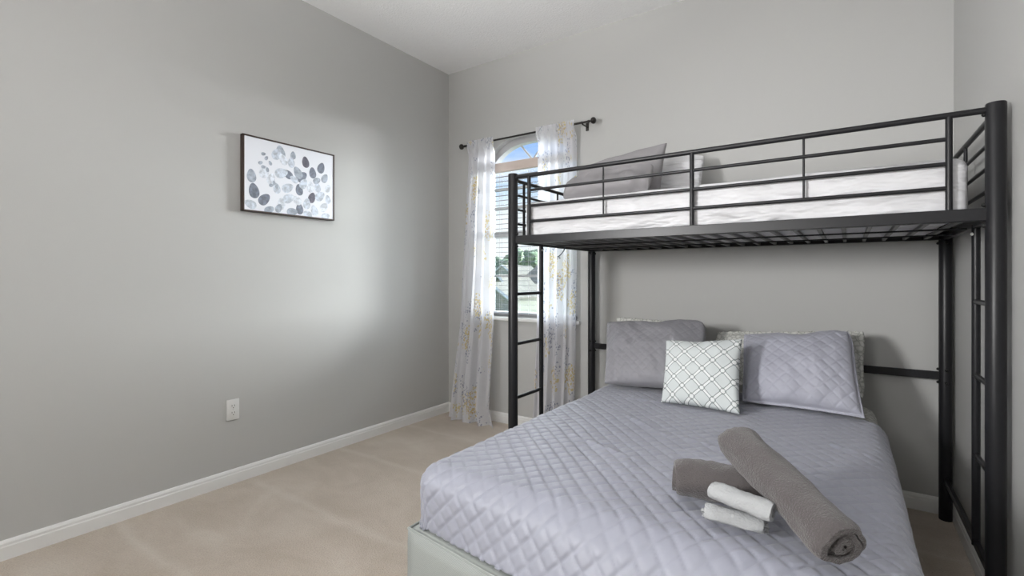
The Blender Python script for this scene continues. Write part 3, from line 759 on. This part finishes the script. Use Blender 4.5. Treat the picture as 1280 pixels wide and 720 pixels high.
gable_house('distant gabled house under the tree line', pD.x, 72, (eD.x - pD.x) * 2, 9, eD.z, pD.z, M['stucco'])
def tree(px, Y, topy, wpx, label, seed):
    c = at(px, topy, Y); sc = at(px + wpx / 2, topy, Y).x - at(px - wpx / 2, topy, Y).x; h = c.z - GZ
    t = thing('tree', (c.x, Y, GZ), label, 'tree', 'trees beyond the houses')
    bm = NB(); tube(bm, [(c.x, Y, GZ), (c.x + .1, Y, GZ + h * .3), (c.x, Y, GZ + h * .7)], .3, 10, rs=[.35, .26, .12]); obj('trunk', bm, M['bark'], t)
    bm = NB(); rr = random.Random(seed)
    for q in range(16):
        a = rr.uniform(0, 2 * PI); rad = rr.uniform(0, .36) * sc; zz = GZ + h * rr.uniform(.38, .80); s_ = sc * rr.uniform(.20, .30) * (1.1 - .3 * (zz - GZ) / h)
        mx_ = Matrix.Translation((c.x + rad * math.cos(a), Y + rad * math.sin(a), zz)) @ Matrix.Diagonal((s_, s_, s_ * .8, 1))
        r_ = bmesh.ops.create_icosphere(bm, subdivisions=3, radius=1, matrix=mx_)
        for v in r_['verts']:
            d = v.co - mx_.translation; v.co = mx_.translation + d * (1 + .35 * noise.noise(v.co * 1.6) + .2 * noise.noise(v.co * 4.5))
    obj('crown', bm, M['foliage'], t, 180)
for k, (px, Y, ty, w_) in enumerate([(598, 90, 316, 24), (616, 108, 314, 24), (631, 90, 312, 24), (647, 110, 303, 24), (662, 90, 304, 26), (679, 110, 300, 26), (698, 90, 304, 28), (720, 110, 304, 28), (606, 60, 352, 14), (601, 44, 345, 16)]):
    tree(px, Y, ty, w_, 'green leafy tree in the row behind the houses outside the window' if k < 8 else ('small tree beside the gabled houses outside the window' if k == 8 else 'green tree at the left edge of the window view'), k)
for o in C.objects:
    if o.get('label') in ('small tree beside the gabled houses outside the window', 'green tree at the left edge of the window view') and 'group' in o: del o['group']

# ------------------------------------------------------------------ light
w = bpy.data.worlds.new('sky'); bpy.context.scene.world = w; w.use_nodes = True
N = w.node_tree.nodes; L = w.node_tree.links; bg = N['Background']
tc = N.new('ShaderNodeTexCoord'); sp = N.new('ShaderNodeSeparateXYZ'); L.new(tc.outputs['Generated'], sp.inputs[0])
gr = ramp(N, [(.0, (.92, .95, 1)), (.13, (.88, .93, 1)), (.18, (.58, .74, .97)), (.23, (.36, .56, .94)), (.8, (.22, .42, .88))]); L.new(sp.outputs['Z'], gr.inputs['Fac'])
nz = N.new('ShaderNodeTexNoise'); nz.inputs['Scale'].default_value = 3.5; nz.inputs['Detail'].default_value = 6
mp = N.new('ShaderNodeMapping'); mp.inputs['Scale'].default_value = (1, 1, 3); L.new(tc.outputs['Generated'], mp.inputs['Vector']); L.new(mp.outputs['Vector'], nz.inputs['Vector'])
cr = ramp(N, [(.52, (0, 0, 0)), (.72, (1, 1, 1))]); L.new(nz.outputs['Fac'], cr.inputs['Fac'])
mx = N.new('ShaderNodeMixRGB'); L.new(cr.outputs['Color'], mx.inputs['Fac']); L.new(gr.outputs['Color'], mx.inputs[1]); mx.inputs[2].default_value = (.95, .96, 1, 1)
L.new(mx.outputs['Color'], bg.inputs['Color']); bg.inputs['Strength'].default_value = 1.15
def light(kind, name, loc, rot, energy, col=(1, 1, 1), **kw):
    l = bpy.data.lights.new(name, kind); l.energy = energy; l.color = col
    for k, v in kw.items(): setattr(l, k, v)
    o = bpy.data.objects.new(name, l); C.objects.link(o); o.location = loc; o.rotation_euler = rot; return o
def aim(d): return Vector(d).to_track_quat('-Z', 'Y').to_euler()
light('SUN', 'sky_daylight', (0, 8, 6), aim((-.18, -1, -.24)), 22.0, (.86, .93, 1.0), angle=math.radians(110))
light('SUN', 'sun', (3, 8, 6), aim((-.58, -1, .0)), 17.0, (.97, .98, 1.0), angle=math.radians(32))
light('AREA', 'rear_left_light', (-1.95, -1.35, 1.65), aim((2.0, 4.2, -.08)), 25, (1, .995, .99), shape='RECTANGLE', size=.42, size_y=.55, spread=math.radians(85))  # unseen area light, placed to throw the pillow shadow on the back wall
light('AREA', 'ceiling_fill', (-1.0, -.7, 1.7), aim((-.30, 1.0, 1.15)), 30, (1, .995, .985), shape='DISK', size=.4, spread=math.radians(70))  # added unseen fill, aimed up to brighten the far ceiling
light('POINT', 'room_fill', (-.70, -1.1, 1.85), (0, 0, 0), 54, (1, .985, .965), shadow_soft_size=.28)  # added unseen point fill behind the camera, lifts the whole room

# ------------------------------------------------------------------ camera and view
cam = bpy.data.cameras.new('camera'); co = bpy.data.objects.new('camera', cam); C.objects.link(co)
co.location = (0, 0, CAMH); co.rotation_euler = (PI / 2, 0, .6053)
cam.sensor_fit = 'HORIZONTAL'; cam.sensor_width = 36; cam.lens = 607.37 * 36 / 1280; cam.shift_y = -(360 - 347.23) / 1280
cam.clip_start = .05; cam.clip_end = 400
sc = bpy.context.scene; sc.camera = co
sc.view_settings.view_transform = 'Standard'; sc.view_settings.look = 'None'; sc.view_settings.gamma = 1; sc.view_settings.exposure = 0
sc.view_settings.use_curve_mapping = False
sc.cycles.use_denoising = True
sc.cycles.max_bounces = 10; sc.cycles.diffuse_bounces = 6
